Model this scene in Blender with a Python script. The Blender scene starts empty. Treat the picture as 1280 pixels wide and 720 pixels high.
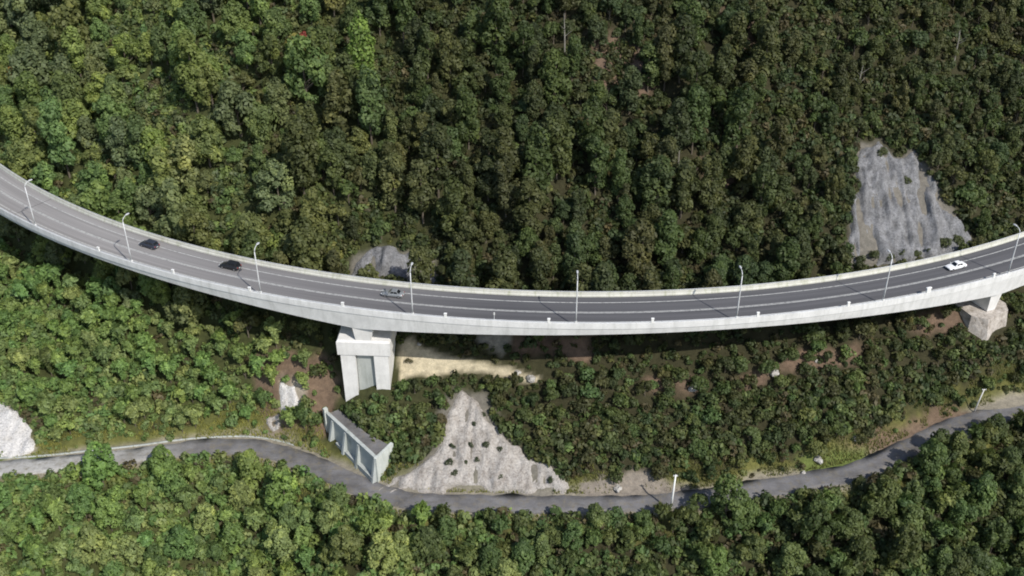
import bpy, math, random
import numpy as np
from mathutils import Vector, Matrix

# ------------------------------------------------------------------ camera, light, exposure
SC = bpy.context.scene
COL = SC.collection
PITCH = math.radians(32.5); FPX = 1340.0
CAMZ = FPX / 6.0 * math.sin(PITCH); CAMY = -CAMZ / math.tan(PITCH)
cam = bpy.data.objects.new('camera', bpy.data.cameras.new('camera')); COL.objects.link(cam)
cam.data.sensor_width = 36.0; cam.data.lens = FPX * 36 / 1280
cam.data.clip_start = 1.0; cam.data.clip_end = 3000
cam.location = (0, CAMY, CAMZ); cam.rotation_euler = (math.pi / 2 - PITCH, 0, 0)
SC.camera = cam

SUN_EL = math.radians(46); SUN_AZ = math.atan2(0.62, -0.78)          # azimuth from +Y towards +X
sd = Vector((math.sin(SUN_AZ) * math.cos(SUN_EL), math.cos(SUN_AZ) * math.cos(SUN_EL), math.sin(SUN_EL)))
W = bpy.data.worlds.new('World'); SC.world = W; W.use_nodes = True
nt = W.node_tree; nt.nodes.clear()
sky = nt.nodes.new('ShaderNodeTexSky'); sky.sky_type = 'NISHITA'; sky.sun_disc = False
sky.sun_elevation = SUN_EL; sky.sun_rotation = SUN_AZ
bg = nt.nodes.new('ShaderNodeBackground'); bg.inputs[1].default_value = 0.145
wo = nt.nodes.new('ShaderNodeOutputWorld')
nt.links.new(sky.outputs[0], bg.inputs[0]); nt.links.new(bg.outputs[0], wo.inputs[0])
sl = bpy.data.lights.new('sun', 'SUN'); sl.energy = 4.6; sl.angle = math.radians(0.6); sl.color = (1, 0.955, 0.88)
so = bpy.data.objects.new('sun', sl); COL.objects.link(so); so.location = (60, -80, 200)
so.rotation_euler = sd.to_track_quat('Z', 'Y').to_euler()
SC.view_settings.view_transform = 'Standard'; SC.view_settings.look = 'None'
SC.view_settings.gamma = 1.0; SC.view_settings.exposure = 0.0
SC.view_settings.use_curve_mapping = False
SC.cycles.max_bounces = 6; SC.cycles.diffuse_bounces = 3; SC.cycles.transmission_bounces = 3
SC.cycles.use_denoising = True; SC.cycles.filter_width = 1.9

rng = np.random.default_rng(7)
random.seed(7)

# ------------------------------------------------------------------ small maths helpers
def unproj(u, v, z):
    """plan position of the point at height z seen at photo pixel u, v"""
    u = np.asarray(u, float) - 640; v = 360 - np.asarray(v, float)
    dy = FPX * math.cos(PITCH) + v * math.sin(PITCH); dz = -FPX * math.sin(PITCH) + v * math.cos(PITCH)
    t = (z - CAMZ) / dz
    return u * t, dy * t + CAMY

def proj(x, y, z):
    X = np.asarray(x, float); Y = np.asarray(y, float) - CAMY; Z = np.asarray(z, float) - CAMZ
    d = Y * math.cos(PITCH) - Z * math.sin(PITCH); up = Y * math.sin(PITCH) + Z * math.cos(PITCH)
    return 640 + FPX * X / d, 360 - FPX * up / d

def hash2(ix, iy, seed):
    h = (ix.astype(np.int64) * 374761393 + iy.astype(np.int64) * 668265263 + seed * 1442695041) & 0xffffffff
    h = ((h ^ (h >> 13)) * 1274126177) & 0xffffffff
    return ((h ^ (h >> 16)) & 0xffff) / 65535.0

def vnoise(x, y, scale, seed=0):
    x = np.asarray(x, float) / scale; y = np.asarray(y, float) / scale
    ix = np.floor(x); iy = np.floor(y); fx = x - ix; fy = y - iy
    fx = fx * fx * (3 - 2 * fx); fy = fy * fy * (3 - 2 * fy)
    a = hash2(ix, iy, seed); b = hash2(ix + 1, iy, seed); c = hash2(ix, iy + 1, seed); d = hash2(ix + 1, iy + 1, seed)
    return (a + (b - a) * fx) * (1 - fy) + (c + (d - c) * fx) * fy - 0.5

def fbm(x, y, scale, seed=0, octv=4):
    s = 0; a = 1.0
    for k in range(octv):
        s = s + a * vnoise(x, y, scale / 2 ** k, seed + k * 17); a *= 0.5
    return s

def smooth(a, b, x):
    t = np.clip((np.asarray(x, float) - a) / (b - a), 0, 1); return t * t * (3 - 2 * t)

def sdist(px, py, poly):
    """signed distance to polygon in plan, positive inside"""
    px = np.asarray(px, float); py = np.asarray(py, float)
    best = np.full(px.shape, 1e9); ins = np.zeros(px.shape, bool)
    n = len(poly)
    for i in range(n):
        ax, ay = poly[i]; bx, by = poly[(i + 1) % n]
        dx, dy = bx - ax, by - ay
        t = np.clip(((px - ax) * dx + (py - ay) * dy) / (dx * dx + dy * dy + 1e-9), 0, 1)
        best = np.minimum(best, np.hypot(px - ax - t * dx, py - ay - t * dy))
        cond = ((ay > py) != (by > py)) & (px < (bx - ax) * (py - ay) / (by - ay + 1e-12) + ax)
        ins ^= cond
    return np.where(ins, best, -best)

# ------------------------------------------------------------------ viaduct alignment
CX, CY, RC = 16.571, 204.362, 213.15
R_FAR, R_NEAR = 207.9, 218.35          # inner faces of the two parapets
def arc(s, r, z=0.0):
    a = s / RC
    return (CX + r * math.sin(a), CY - r * math.cos(a), z)
S0, S1 = -178.0, 150.0
S_P1, S_P2 = -47.4, 88.2              # pier stations

# ------------------------------------------------------------------ terrain
RPX = [(-140, 592), (-60, 588), (0, 586), (60, 582), (120, 575), (170, 570), (230, 561), (300, 557), (340, 562), (400, 584), (450, 608),
       (500, 625), (560, 629), (640, 630), (720, 631), (800, 630), (870, 625), (950, 612), (1020, 601), (1080, 588), (1130, 564),
       (1180, 538), (1230, 521), (1280, 509), (1340, 500), (1420, 492)]
ru = np.array([p[0] for p in RPX], float); rv = np.array([p[1] for p in RPX], float)
rz = np.interp(ru, [-140, 0, 340, 480, 640, 900, 1080, 1230, 1420], [-33.5, -33, -32, -31, -30.8, -30.2, -28, -25.5, -23.5])
rx, ry = unproj(ru, rv, rz)
# resample smoothly
tx = np.linspace(rx[0], rx[-1], 400)
def gsm(v, k):
    n = 4 * k; w = np.exp(-0.5 * (np.arange(-n, n + 1) / k) ** 2); w /= w.sum()
    return np.convolve(np.pad(v, n, mode='edge'), w, mode='valid')
ty = gsm(np.interp(tx, rx, ry), 4); tz = gsm(np.interp(tx, rx, rz), 6)
ang = np.arctan(np.gradient(ty, tx))
TX = np.concatenate([[-400], tx, [400]]); TY = np.concatenate([[ty[0] - 20], ty, [ty[-1] + 40]])
TZ = np.concatenate([[tz[0] - 4], tz, [tz[-1] + 5]]); TC = np.concatenate([[1], np.cos(ang), [1]])
ROADW = 2.5

WALL_TOP, WALL_BASE = -25.2, -30.7
def P(u, v, z):
    x, y = unproj(u, v, z); return (float(x), float(y))
WC = P(470, 574, WALL_TOP); WL = P(407, 516, WALL_TOP); WR = P(489, 556, WALL_TOP)
wd = np.array(WL) - np.array(WC); wd /= np.linalg.norm(wd); wn = np.array([-wd[1], wd[0]])
if wn[1] > 0: wn = -wn                                             # towards road
PLAT = [WC, WL, (WL[0] + 2.5, WL[1] + 1.5), (WR[0] - 5.5, WR[1] + 4.0), WR]
FRONT = [tuple(np.array(WC) + wn * 0.2), tuple(np.array(WL) + wn * 0.2), tuple(np.array(WL) + wn * 3.0 - wd * 2), tuple(np.array(WC) + wn * 3.0)]

def terrain_raw(x, y):
    x = np.asarray(x, float); y = np.asarray(y, float)
    yr = np.interp(x, TX, TY); zr = np.interp(x, TX, TZ); cc = np.interp(x, TX, TC)
    xb = np.clip(x, -178, 190)
    yb = CY - np.sqrt(np.maximum(RC ** 2 - (xb - CX) ** 2, 1.0))
    gb = np.interp(x, [-260, -165, -125, -90, -60, -32, 0, 40, 70, 100, 130, 165, 260], [4, -11, -18.5, -18, -17.6, -18.2, -18, -16.5, -14, -10.8, -7.5, -3, 6])
    d = (y - yr) * cc
    hw = ROADW + 0.9
    yu = yr + hw / cc
    t = np.clip((y - yu) / np.maximum(yb - yu, 4), 0, 1)
    up = zr + (gb - zr) * (0.75 * t + 0.25 * np.sin(t * math.pi / 2))
    beyond = np.maximum(y - yb, 0)
    up = up + beyond * 0.66 + 0.0009 * np.minimum(beyond, 70) ** 2
    dn = np.maximum(-d - hw, 0)
    z = np.where(d > hw, up, zr - dn * 0.55 - 0.004 * np.minimum(dn, 60) ** 2)
    amp = smooth(0, 10, np.abs(d) - hw)
    z = z + amp * (fbm(x, y, 26, 3) * 3.0 + fbm(x, y, 7, 11, 3) * 0.9 + np.abs(fbm(x * 1.0, y * 0.25, 16, 29, 2)) * 2.0 * smooth(2, 20, beyond))
    z = z + 4.3 * np.exp(-(((x - 102.5) / 9) ** 2 + ((y - 2.0) / 6) ** 2))   # earth piled round the second pier
    return z
def terrain_fn(x, y):
    z = terrain_raw(x, y)
    s1 = sdist(x, y, PLAT); z = np.minimum(z, -25.9 + 1.1 * np.maximum(-s1, 0))
    s2 = sdist(x, y, FRONT)
    yr = np.interp(x, TX, TY)
    fz = np.interp(x, TX, TZ) + 0.1 + 0.18 * np.maximum(y - yr - ROADW, 0)
    z = np.where(y > yr + 1.0, np.minimum(z, fz + 1.3 * np.maximum(-s2, 0)), z)
    return z

GX0, GX1, GY0, GY1, GS = -190.0, 190.0, -100.0, 150.0, 0.8
gx = np.arange(GX0, GX1 + 0.01, GS); gy = np.arange(GY0, GY1 + 0.01, GS)
GXX, GYY = np.meshgrid(gx, gy)
GZ = terrain_fn(GXX, GYY)
def H(x, y):
    x = np.asarray(x, float); y = np.asarray(y, float)
    fx = np.clip((x - GX0) / GS, 0, len(gx) - 1.001); fy = np.clip((y - GY0) / GS, 0, len(gy) - 1.001)
    i = fx.astype(int); j = fy.astype(int); a = fx - i; b = fy - j
    return (GZ[j, i] * (1 - a) + GZ[j, i + 1] * a) * (1 - b) + (GZ[j + 1, i] * (1 - a) + GZ[j + 1, i + 1] * a) * b

def ground_at(u, v):
    """first meeting of the sight line through photo pixel u, v with the ground"""
    u = np.atleast_1d(np.asarray(u, float)); v = np.atleast_1d(np.asarray(v, float))
    zt = np.linspace(110, -75, 741)
    x, y = unproj(u[:, None], v[:, None], zt[None, :])
    below = zt[None, :] < H(x, y)
    k = np.argmax(below, 1)
    r = np.arange(len(u))
    return np.stack([x[r, k], y[r, k], H(x[r, k], y[r, k])], 1)
def poly_on_ground(px):
    p = ground_at([a for a, b in px], [b for a, b in px]); return [(a, b) for a, b, c in p]

# ------------------------------------------------------------------ mesh helpers
class MB:
    def __init__(s): s.v = []; s.f = []
    def add(s, vs, fs):
        o = len(s.v); s.v += [tuple(map(float, q)) for q in vs]; s.f += [tuple(i + o for i in f) for f in fs]; return s
    def loft(s, rings, closed=True, cap=True):
        n = len(rings[0]); vs = [p for r in rings for p in r]; fs = []
        for k in range(len(rings) - 1):
            for i in range(n if closed else n - 1):
                j = (i + 1) % n; fs.append((k * n + i, k * n + j, (k + 1) * n + j, (k + 1) * n + i))
        if cap and closed:
            fs.append(tuple(range(n))[::-1]); fs.append(tuple((len(rings) - 1) * n + i for i in range(n)))
        return s.add(vs, fs)
    def prism(s, base, z0, z1, top=None):
        top = top or base
        return s.loft([[(x, y, z0) for x, y in base], [(x, y, z1) for x, y in top]])
    def box(s, cx, cy, z0, z1, lx, ly, rot=0.0, taper=0.0, bev=0.0):
        c, q = math.cos(rot), math.sin(rot)
        def ring(hx, hy, z): return [(cx + c * a - q * b, cy + q * a + c * b, z) for a, b in ((-hx, -hy), (hx, -hy), (hx, hy), (-hx, hy))]
        hx, hy = lx / 2, ly / 2; rs = []
        if bev: rs.append(ring(hx - bev, hy - bev, z0)); rs.append(ring(hx, hy, z0 + bev)); rs.append(ring(hx - taper, hy - taper, z1 - bev)); rs.append(ring(hx - taper - bev, hy - taper - bev, z1))
        else: rs = [ring(hx, hy, z0), ring(hx - taper, hy - taper, z1)]
        return s.loft(rs)
    def tube(s, pts, rad, n=8):
        pts = [Vector(p) for p in pts]; rings = []
        for i, p in enumerate(pts):
            d = (pts[min(i + 1, len(pts) - 1)] - pts[max(i - 1, 0)]).normalized()
            a = d.orthogonal().normalized(); b = d.cross(a)
            r = rad[i] if hasattr(rad, '__len__') else rad
            if i and (a.dot(pa) < 0.99):
                a = (pa - d * pa.dot(d)).normalized(); b = d.cross(a)
            pa = a
            rings.append([tuple(p + (a * math.cos(t) + b * math.sin(t)) * r) for t in (2 * math.pi * k / n for k in range(n))])
        return s.loft(rings)
    def build(s, name, mat, parent=None, smooth_=False):
        me = bpy.data.meshes.new(name); me.from_pydata(s.v, [], s.f)
        import bmesh
        bm = bmesh.new(); bm.from_mesh(me); bmesh.ops.recalc_face_normals(bm, faces=bm.faces); bm.to_mesh(me); bm.free()
        return link(name, me, mat, parent, smooth_)
def link(name, me, mat, parent=None, smooth_=False):
    if mat and not me.materials: me.materials.append(mat)
    if smooth_: me.polygons.foreach_set('use_smooth', np.ones(len(me.polygons), bool))
    o = bpy.data.objects.new(name, me); COL.objects.link(o)
    if parent: o.parent = parent
    return o
def np_mesh(name, V, F):
    me = bpy.data.meshes.new(name); nv, nf, k = len(V), len(F), F.shape[1]
    me.vertices.add(nv); me.vertices.foreach_set('co', np.asarray(V, np.float32).ravel())
    me.loops.add(nf * k); me.loops.foreach_set('vertex_index', np.asarray(F, np.int32).ravel())
    me.polygons.add(nf); me.polygons.foreach_set('loop_start', np.arange(0, nf * k, k, dtype=np.int32))
    me.polygons.foreach_set('loop_total', np.full(nf, k, np.int32))
    me.update(calc_edges=True); return me
def face_float(me, name, vals):
    a = me.attributes.new(name, 'FLOAT', 'FACE'); a.data.foreach_set('value', np.asarray(vals, np.float32))
def face_col(me, name, rgb, dom='FACE'):
    a = me.attributes.new(name, 'FLOAT_COLOR', dom)
    c = np.ones((len(rgb), 4), np.float32); c[:, :3] = rgb; a.data.foreach_set('color', c.ravel())
def empty(name, loc=(0, 0, 0), rz=0.0):
    o = bpy.data.objects.new(name, None); COL.objects.link(o); o.location = loc; o.rotation_euler = (0, 0, rz); o.empty_display_size = 0.5; return o
def tag(o, label=None, cat=None, group=None, kind=None):
    if label: o['label'] = label
    if cat: o['category'] = cat
    if group: o['group'] = group
    if kind: o['kind'] = kind
    return o

# ------------------------------------------------------------------ materials
class NT:
    def __init__(s, name, rough=0.8, spec=0.3):
        s.m = bpy.data.materials.new(name); s.m.use_nodes = True; s.t = s.m.node_tree
        s.b = s.t.nodes['Principled BSDF']; s.out = s.t.nodes['Material Output']
        s.b.inputs['Roughness'].default_value = rough; s.b.inputs['Specular IOR Level'].default_value = spec
    def n(s, typ, **kw):
        q = s.t.nodes.new('ShaderNode' + typ)
        for k, v in kw.items(): setattr(q, k, v)
        return q
    def l(s, a, b): s.t.links.new(a, b)
    def coords(s): return s.n('TexCoord').outputs['Object']
    def noise(s, scale, detail=4, rough=0.6, vec=None, stretch=None):
        q = s.n('TexNoise'); q.inputs['Scale'].default_value = scale; q.inputs['Detail'].default_value = detail; q.inputs['Roughness'].default_value = rough
        vec = vec or s.coords()
        if stretch:
            mp = s.n('Mapping'); mp.inputs['Scale'].default_value = stretch; s.l(vec, mp.inputs['Vector']); vec = mp.outputs[0]
        s.l(vec, q.inputs['Vector']); return q.outputs['Fac']
    def ramp(s, fac, stops):
        q = s.n('ValToRGB'); e = q.color_ramp.elements
        e[0].position = stops[0][0]; e[0].color = (*stops[0][1], 1); e[1].position = stops[-1][0]; e[1].color = (*stops[-1][1], 1)
        for p, c in stops[1:-1]:
            x = e.new(p); x.color = (*c, 1)
        s.l(fac, q.inputs[0]); return q.outputs[0]
    def mix(s, fac, a, b, mode='MIX'):
        q = s.n('Mix', data_type='RGBA', blend_type=mode)
        for i, x in ((0, fac), (6, a), (7, b)):
            if isinstance(x, (int, float)): q.inputs[i].default_value = x
            elif isinstance(x, tuple): q.inputs[i].default_value = (*x, 1)
            else: s.l(x, q.inputs[i])
        return q.outputs[2]
    def bump(s, fac, strength=0.4, dist=0.1):
        q = s.n('Bump'); q.inputs['Strength'].default_value = strength; q.inputs['Distance'].default_value = dist
        s.l(fac, q.inputs['Height']); s.l(q.outputs[0], s.b.inputs['Normal'])
    def col(s, c):
        if isinstance(c, tuple): s.b.inputs['Base Color'].default_value = (*c, 1)
        else: s.l(c, s.b.inputs['Base Color'])
        return s
def sc(c, k): return tuple(min(1, x * k) for x in c)

def concrete(name, base, stain=(0.16, 0.17, 0.12), amt=0.5):
    n = NT(name, 0.85, 0.25)
    a = n.noise(0.35, 5); b = n.noise(3.0, 4); st = n.noise(0.9, 4, 0.65, stretch=(1, 1, 0.12))
    c = n.ramp(a, [(0.3, sc(base, 0.86)), (0.7, sc(base, 1.06))])
    c = n.mix(n.ramp(st, [(0.50, (0, 0, 0)), (0.78, (amt, amt, amt))]), c, stain)
    c = n.mix(0.35, c, n.ramp(b, [(0.3, (0.72, 0.72, 0.72)), (0.7, (1, 1, 1))]), 'MULTIPLY')
    n.col(c); n.bump(b, 0.25, 0.05); return n.m
M = {}
M['concrete'] = concrete('bridge_concrete', (0.74, 0.74, 0.73), (0.36, 0.37, 0.34), 0.45)
M['concrete_pier'] = concrete('pier_concrete', (0.76, 0.75, 0.73), (0.36, 0.35, 0.32), 0.4)
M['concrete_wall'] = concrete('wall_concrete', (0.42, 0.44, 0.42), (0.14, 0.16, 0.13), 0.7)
M['concrete_wall_lit'] = concrete('wall_end_lit_concrete', (0.56, 0.585, 0.55), (0.2, 0.23, 0.18), 0.7)  # lighter copy of the wall concrete: sunlight on the end put into the colour
M['concrete_wall_mid'] = concrete('wall_rib_concrete', (0.44, 0.465, 0.45), (0.15, 0.18, 0.14), 0.85)
M['parapet_far'] = concrete('parapet_concrete', (0.60, 0.59, 0.52), (0.26, 0.28, 0.14), 0.7)
n = NT('footing_concrete', 0.9, 0.2); a = n.noise(0.8, 6, 0.7); n.col(n.ramp(a, [(0.3, (0.22, 0.19, 0.16)), (0.5, (0.42, 0.38, 0.34)), (0.7, (0.56, 0.52, 0.48))])); n.bump(a, 0.8, 0.4); M['footing'] = n.m

n = NT('deck_asphalt', 0.75, 0.35)
t = n.n('TexCoord').outputs['UV']
lane = n.noise(1.0, 3, 0.6, t, (0.015, 0.9, 1)); fine = n.noise(6.0, 5)
g = n.n('SeparateXYZ'); n.l(n.coords(), g.inputs[0])
mr = n.n('MapRange'); mr.inputs['From Min'].default_value = -70; mr.inputs['From Max'].default_value = 0; n.l(g.outputs[0], mr.inputs['Value']); mr.inputs['From Min'].default_value = -62; mr.inputs['From Max'].default_value = 30
old = n.ramp(lane, [(0.3, (0.215, 0.204, 0.198)), (0.7, (0.32, 0.305, 0.295))]); new = n.ramp(lane, [(0.3, (0.075, 0.074, 0.079)), (0.7, (0.118, 0.116, 0.122))])
c = n.mix(mr.outputs[0], old, new)
c = n.mix(0.4, c, n.ramp(fine, [(0.3, (0.6, 0.6, 0.6)), (0.7, (1.2, 1.2, 1.2))]), 'MULTIPLY')
n.col(c); n.bump(fine, 0.15, 0.02); M['asphalt'] = n.m

def paint(name, base):
    n = NT(name, 0.7, 0.3); a = n.noise(1.4, 5, 0.7)
    n.col(n.ramp(a, [(0.30, (0.16, 0.16, 0.16)), (0.52, base), (0.8, sc(base, 1.15))])); return n.m
M['paint'] = paint('road_paint', (0.44, 0.44, 0.42))

n = NT('old_asphalt', 0.85, 0.25)
a = n.noise(0.16, 5, 0.65); b = n.noise(4, 4)
g = n.n('SeparateXYZ'); n.l(n.coords(), g.inputs[0])
k = n.ramp(a, [(0.30, (0.085, 0.08, 0.078)), (0.45, (0.14, 0.136, 0.138)), (0.6, (0.19, 0.186, 0.192)), (0.72, (0.23, 0.21, 0.18))])
pale = n.ramp(a, [(0.30, (0.30, 0.29, 0.27)), (0.55, (0.44, 0.43, 0.41)), (0.8, (0.52, 0.50, 0.47))])
mr = n.n('MapRange'); mr.inputs['From Min'].default_value = -88; mr.inputs['From Max'].default_value = -66; n.l(g.outputs[0], mr.inputs['Value'])
c = n.mix(mr.outputs[0], pale, k)
d_ = n.noise(0.7, 6, 0.75)
c = n.mix(n.ramp(d_, [(0.50, (0, 0, 0)), (0.66, (0.75, 0.75, 0.75))]), c, (0.20, 0.175, 0.13))
w_ = n.noise(1.6, 3, 0.5, stretch=(0.25, 1, 1)); c = n.mix(n.ramp(w_, [(0.56, (0, 0, 0)), (0.66, (0.32, 0.32, 0.32))]), c, (0.085, 0.08, 0.076))
c = n.mix(0.5, c, n.ramp(b, [(0.3, (0.65, 0.65, 0.65)), (0.7, (1.1, 1.1, 1.1))]), 'MULTIPLY'); n.col(c); n.bump(b, 0.2, 0.03); M['old_asphalt'] = n.m

n = NT('earth', 0.95, 0.1)
at = n.n('Attribute'); at.attribute_name = 'soil'
a = n.noise(0.9, 6, 0.7); b = n.noise(5, 4)
c = n.mix(0.75, at.outputs['Color'], n.ramp(a, [(0.25, (0.5, 0.48, 0.45)), (0.5, (0.95, 0.95, 0.92)), (0.75, (1.5, 1.45, 1.35))]), 'MULTIPLY')
c = n.mix(0.5, c, n.ramp(b, [(0.3, (0.55, 0.55, 0.55)), (0.7, (1.25, 1.25, 1.25))]), 'MULTIPLY'); n.col(c); n.bump(b, 0.6, 0.2); M['earth'] = n.m

def rock(name, c0, c1, c2, streak=(1, 1, 0.18)):
    n = NT(name, 0.92, 0.15)
    a = n.noise(0.55, 6, 0.7, stretch=streak); b = n.noise(2.4, 6, 0.7)
    c = n.ramp(a, [(0.28, c0), (0.5, c1), (0.72, c2)])
    c = n.mix(0.75, c, n.ramp(b, [(0.30, (0.28, 0.28, 0.26)), (0.47, (0.9, 0.9, 0.9)), (0.72, (1.4, 1.4, 1.38))]), 'MULTIPLY')
    n.col(c); n.bump(b, 0.9, 0.5); return n.m
M['rock_grey'] = rock('grey_rock', (0.11, 0.11, 0.11), (0.21, 0.21, 0.215), (0.31, 0.31, 0.32))
M['rock_pale'] = rock('pale_rock', (0.26, 0.23, 0.20), (0.40, 0.37, 0.34), (0.52, 0.49, 0.46), (1, 1, 0.35))
M['rock_white'] = rock('white_rock', (0.48, 0.45, 0.41), (0.62, 0.60, 0.58), (0.72, 0.70, 0.68), (1, 1, 0.4))
M['rock_boulder'] = rock('boulder_rock', (0.32, 0.30, 0.27), (0.45, 0.43, 0.40), (0.56, 0.54, 0.5), (1, 1, 1))

def leafmat(name, src):
    n = NT(name, 0.62, 0.22)
    if src == 'OBJ': base = n.n('ObjectInfo').outputs['Color']
    else:
        q = n.n('Attribute'); q.attribute_name = 'col'; base = q.outputs['Color']
    tt = n.n('Attribute'); tt.attribute_name = 'tint'
    c = n.mix(1.0, base, n.ramp(tt.outputs['Fac'], [(0.0, (0.52, 0.56, 0.50)), (0.45, (0.95, 0.96, 0.9)), (0.8, (1.3, 1.25, 1.05)), (1.0, (1.8, 1.65, 1.3))]), 'MULTIPLY')
    n.col(c)
    tr = n.n('BsdfTranslucent'); n.l(n.mix(1.0, c, (0.85, 0.9, 0.6), 'MULTIPLY'), tr.inputs[0])   # a leaf lets through about as much as it reflects
    mx = n.n('AddShader')
    n.l(n.b.outputs[0], mx.inputs[0]); n.l(tr.outputs[0], mx.inputs[1]); n.l(mx.outputs[0], n.out.inputs[0])
    return n.m
M['leaf'] = leafmat('foliage', 'OBJ'); M['scrub'] = leafmat('scrub_foliage', 'ATT')
n = NT('bark', 0.9, 0.1); a = n.noise(3, 5, 0.7, stretch=(1, 1, 0.2)); n.col(n.ramp(a, [(0.3, (0.07, 0.055, 0.04)), (0.7, (0.19, 0.165, 0.13))])); M['bark'] = n.m
n = NT('pale_bark', 0.9, 0.1); a = n.noise(3, 5, 0.7, stretch=(1, 1, 0.2)); n.col(n.ramp(a, [(0.3, (0.16, 0.15, 0.125)), (0.7, (0.30, 0.285, 0.25))])); M['pale_bark'] = n.m
def plain(name, c, rough=0.5, metal=0.0, spec=0.5, nz=0.12):
    n = NT(name, rough, spec); n.b.inputs['Metallic'].default_value = metal
    a = n.noise(4, 4); n.col(n.ramp(a, [(0.3, sc(c, 1 - nz)), (0.7, sc(c, 1 + nz))])); return n.m
M['galv'] = plain('galvanised_steel', (0.62, 0.63, 0.64), 0.5, 0.1)
M['lamp'] = plain('lamp_housing', (0.5, 0.51, 0.52), 0.45)
M['white_post'] = plain('white_painted_post', (0.74, 0.74, 0.72), 0.6)
M['pole'] = plain('pole_concrete', (0.62, 0.61, 0.58), 0.8)
M['car_blue'] = plain('dark_blue_car_paint', (0.035, 0.04, 0.055), 0.3, 0.2, 0.6)
M['car_black'] = plain('black_car_paint', (0.016, 0.016, 0.018), 0.3, 0.1, 0.6)
M['car_silver'] = plain('silver_car_paint', (0.30, 0.31, 0.31), 0.35, 0.4, 0.6)
M['car_white'] = plain('white_car_paint', (0.80, 0.80, 0.80), 0.35, 0.0, 0.5, 0.03)
M['glass'] = plain('tinted_car_glass', (0.012, 0.014, 0.016), 0.08, 0.0, 0.8)
M['rubber'] = plain('tyre_rubber', (0.02, 0.02, 0.02), 0.9)
M['rim'] = plain('wheel_rim', (0.45, 0.45, 0.46), 0.35, 0.8)
M['headlight'] = plain('headlight_lens', (0.75, 0.76, 0.78), 0.15)
M['taillight'] = plain('tail_light_lens', (0.35, 0.03, 0.02), 0.25)
M['plate'] = plain('number_plate', (0.78, 0.78, 0.74), 0.5)

# ------------------------------------------------------------------ named patches of the slope (outlines on the ground)
SCAR_R = poly_on_ground([(1075, 188), (1098, 178), (1118, 200), (1146, 192), (1153, 215), (1168, 237), (1180, 262), (1203, 284), (1212, 304), (1190, 322), (1130, 336), (1070, 338), (1061, 300), (1062, 268), (1074, 243), (1072, 212)])
SCAR_P = poly_on_ground([(436, 352), (444, 324), (470, 313), (512, 316), (538, 328), (546, 358)])
SCAR_M = poly_on_ground([(478, 613), (498, 592), (532, 580), (548, 556), (556, 528), (576, 492), (600, 500), (612, 528), (642, 556), (682, 586), (714, 613)])
SCAR_L = poly_on_ground([(-60, 505), (4, 505), (22, 516), (40, 540), (47, 566), (20, 572), (-60, 562)])
SCAR_S1 = poly_on_ground([(352, 482), (368, 484), (373, 505), (364, 516), (352, 508)])
SCAR_S2 = poly_on_ground([(333, 526), (348, 520), (352, 540), (342, 546)])
SAND = poly_on_ground([(497, 432), (516, 422), (540, 440), (590, 451), (640, 464), (676, 470), (672, 480), (630, 472), (570, 465), (532, 472), (500, 478)])
PATH2 = poly_on_ground([(596, 419), (640, 419), (640, 432), (628, 442), (600, 432)])
BROWN = [poly_on_ground(q) for q in (
    [(312, 455), (345, 440), (400, 446), (428, 470), (424, 500), (400, 545), (330, 552), (318, 500)],
    [(925, 470), (960, 452), (1000, 436), (1070, 428), (1075, 450), (1010, 462), (960, 486), (930, 488)],
    [(806, 474), (862, 466), (885, 486), (862, 496), (812, 488)],
    [(1120, 398), (1190, 385), (1210, 412), (1140, 425)],
    [(1015, 560), (1060, 545), (1130, 530), (1190, 510), (1210, 520), (1140, 550), (1090, 570), (1020, 590)],
    [(620, 418), (745, 418), (735, 452), (650, 448)],
    [(735, 40), (800, 60), (820, 130), (770, 135), (735, 100)],
    [(870, 195), (935, 200), (930, 240), (880, 235)],
    [(905, 0), (940, 0), (945, 60), (912, 65)])]
RUBBLE = poly_on_ground([(720, 606), (800, 596), (860, 604), (868, 630), (740, 625)])
GRASS = [poly_on_ground(q) for q in ([(1000, 575), (1040, 552), (1085, 560), (1085, 578), (1035, 592), (1005, 590)], [(-40, 585), (-40, 560), (60, 566), (60, 582)])]
PLATP = PLAT

# ------------------------------------------------------------------ ground sheet
def soil_colour(x, y):
    c = np.empty(x.shape + (3,)); c[:] = (0.042, 0.040, 0.022)
    w = smooth(-70, 20, x)[..., None]
    c = c * w + np.array((0.058, 0.066, 0.026)) * (1 - w)
    nz = fbm(x, y, 5, 71, 3)
    yr = np.interp(x, TX, TY); d = (y - yr) * np.interp(x, TX, TC)
    def blend(mask, col):
        nonlocal c
        m = np.clip(mask, 0, 1)[..., None]; c = c * (1 - m) + np.array(col) * m
    blend(smooth(8.0, 3.0, np.abs(d) + nz * 4) * 0.9, (0.16, 0.16, 0.05))
    blend(smooth(4.6, 3.0, np.abs(d) + nz * 1.2), (0.26, 0.235, 0.19))
    for q in BROWN: blend(smooth(-1.0, 1.4, sdist(x, y, q) + nz * 2.5) * 0.9, (0.165, 0.115, 0.085))
    for q in GRASS: blend(smooth(-1, 1, sdist(x, y, q) + nz * 2), (0.12, 0.15, 0.045))
    blend(smooth(-0.8, 1.0, sdist(x, y, RUBBLE) + nz * 3), (0.24, 0.21, 0.18))
    for q in (SAND, PATH2): blend(smooth(-0.5, 0.5, sdist(x, y, q) + nz * 1.2), (0.50, 0.44, 0.32) if q is SAND else (0.26, 0.24, 0.20))
    for q in (SCAR_L, SCAR_S1, SCAR_S2): blend(smooth(-1.6, 0.4, sdist(x, y, q) + nz * 3.5) * 0.85, (0.36, 0.32, 0.26))
    for q in (SCAR_R, SCAR_P, SCAR_M): blend(smooth(-2.2, 0.5, sdist(x, y, q) + nz * 3) * 0.8, (0.20, 0.185, 0.165))
    return c
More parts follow.
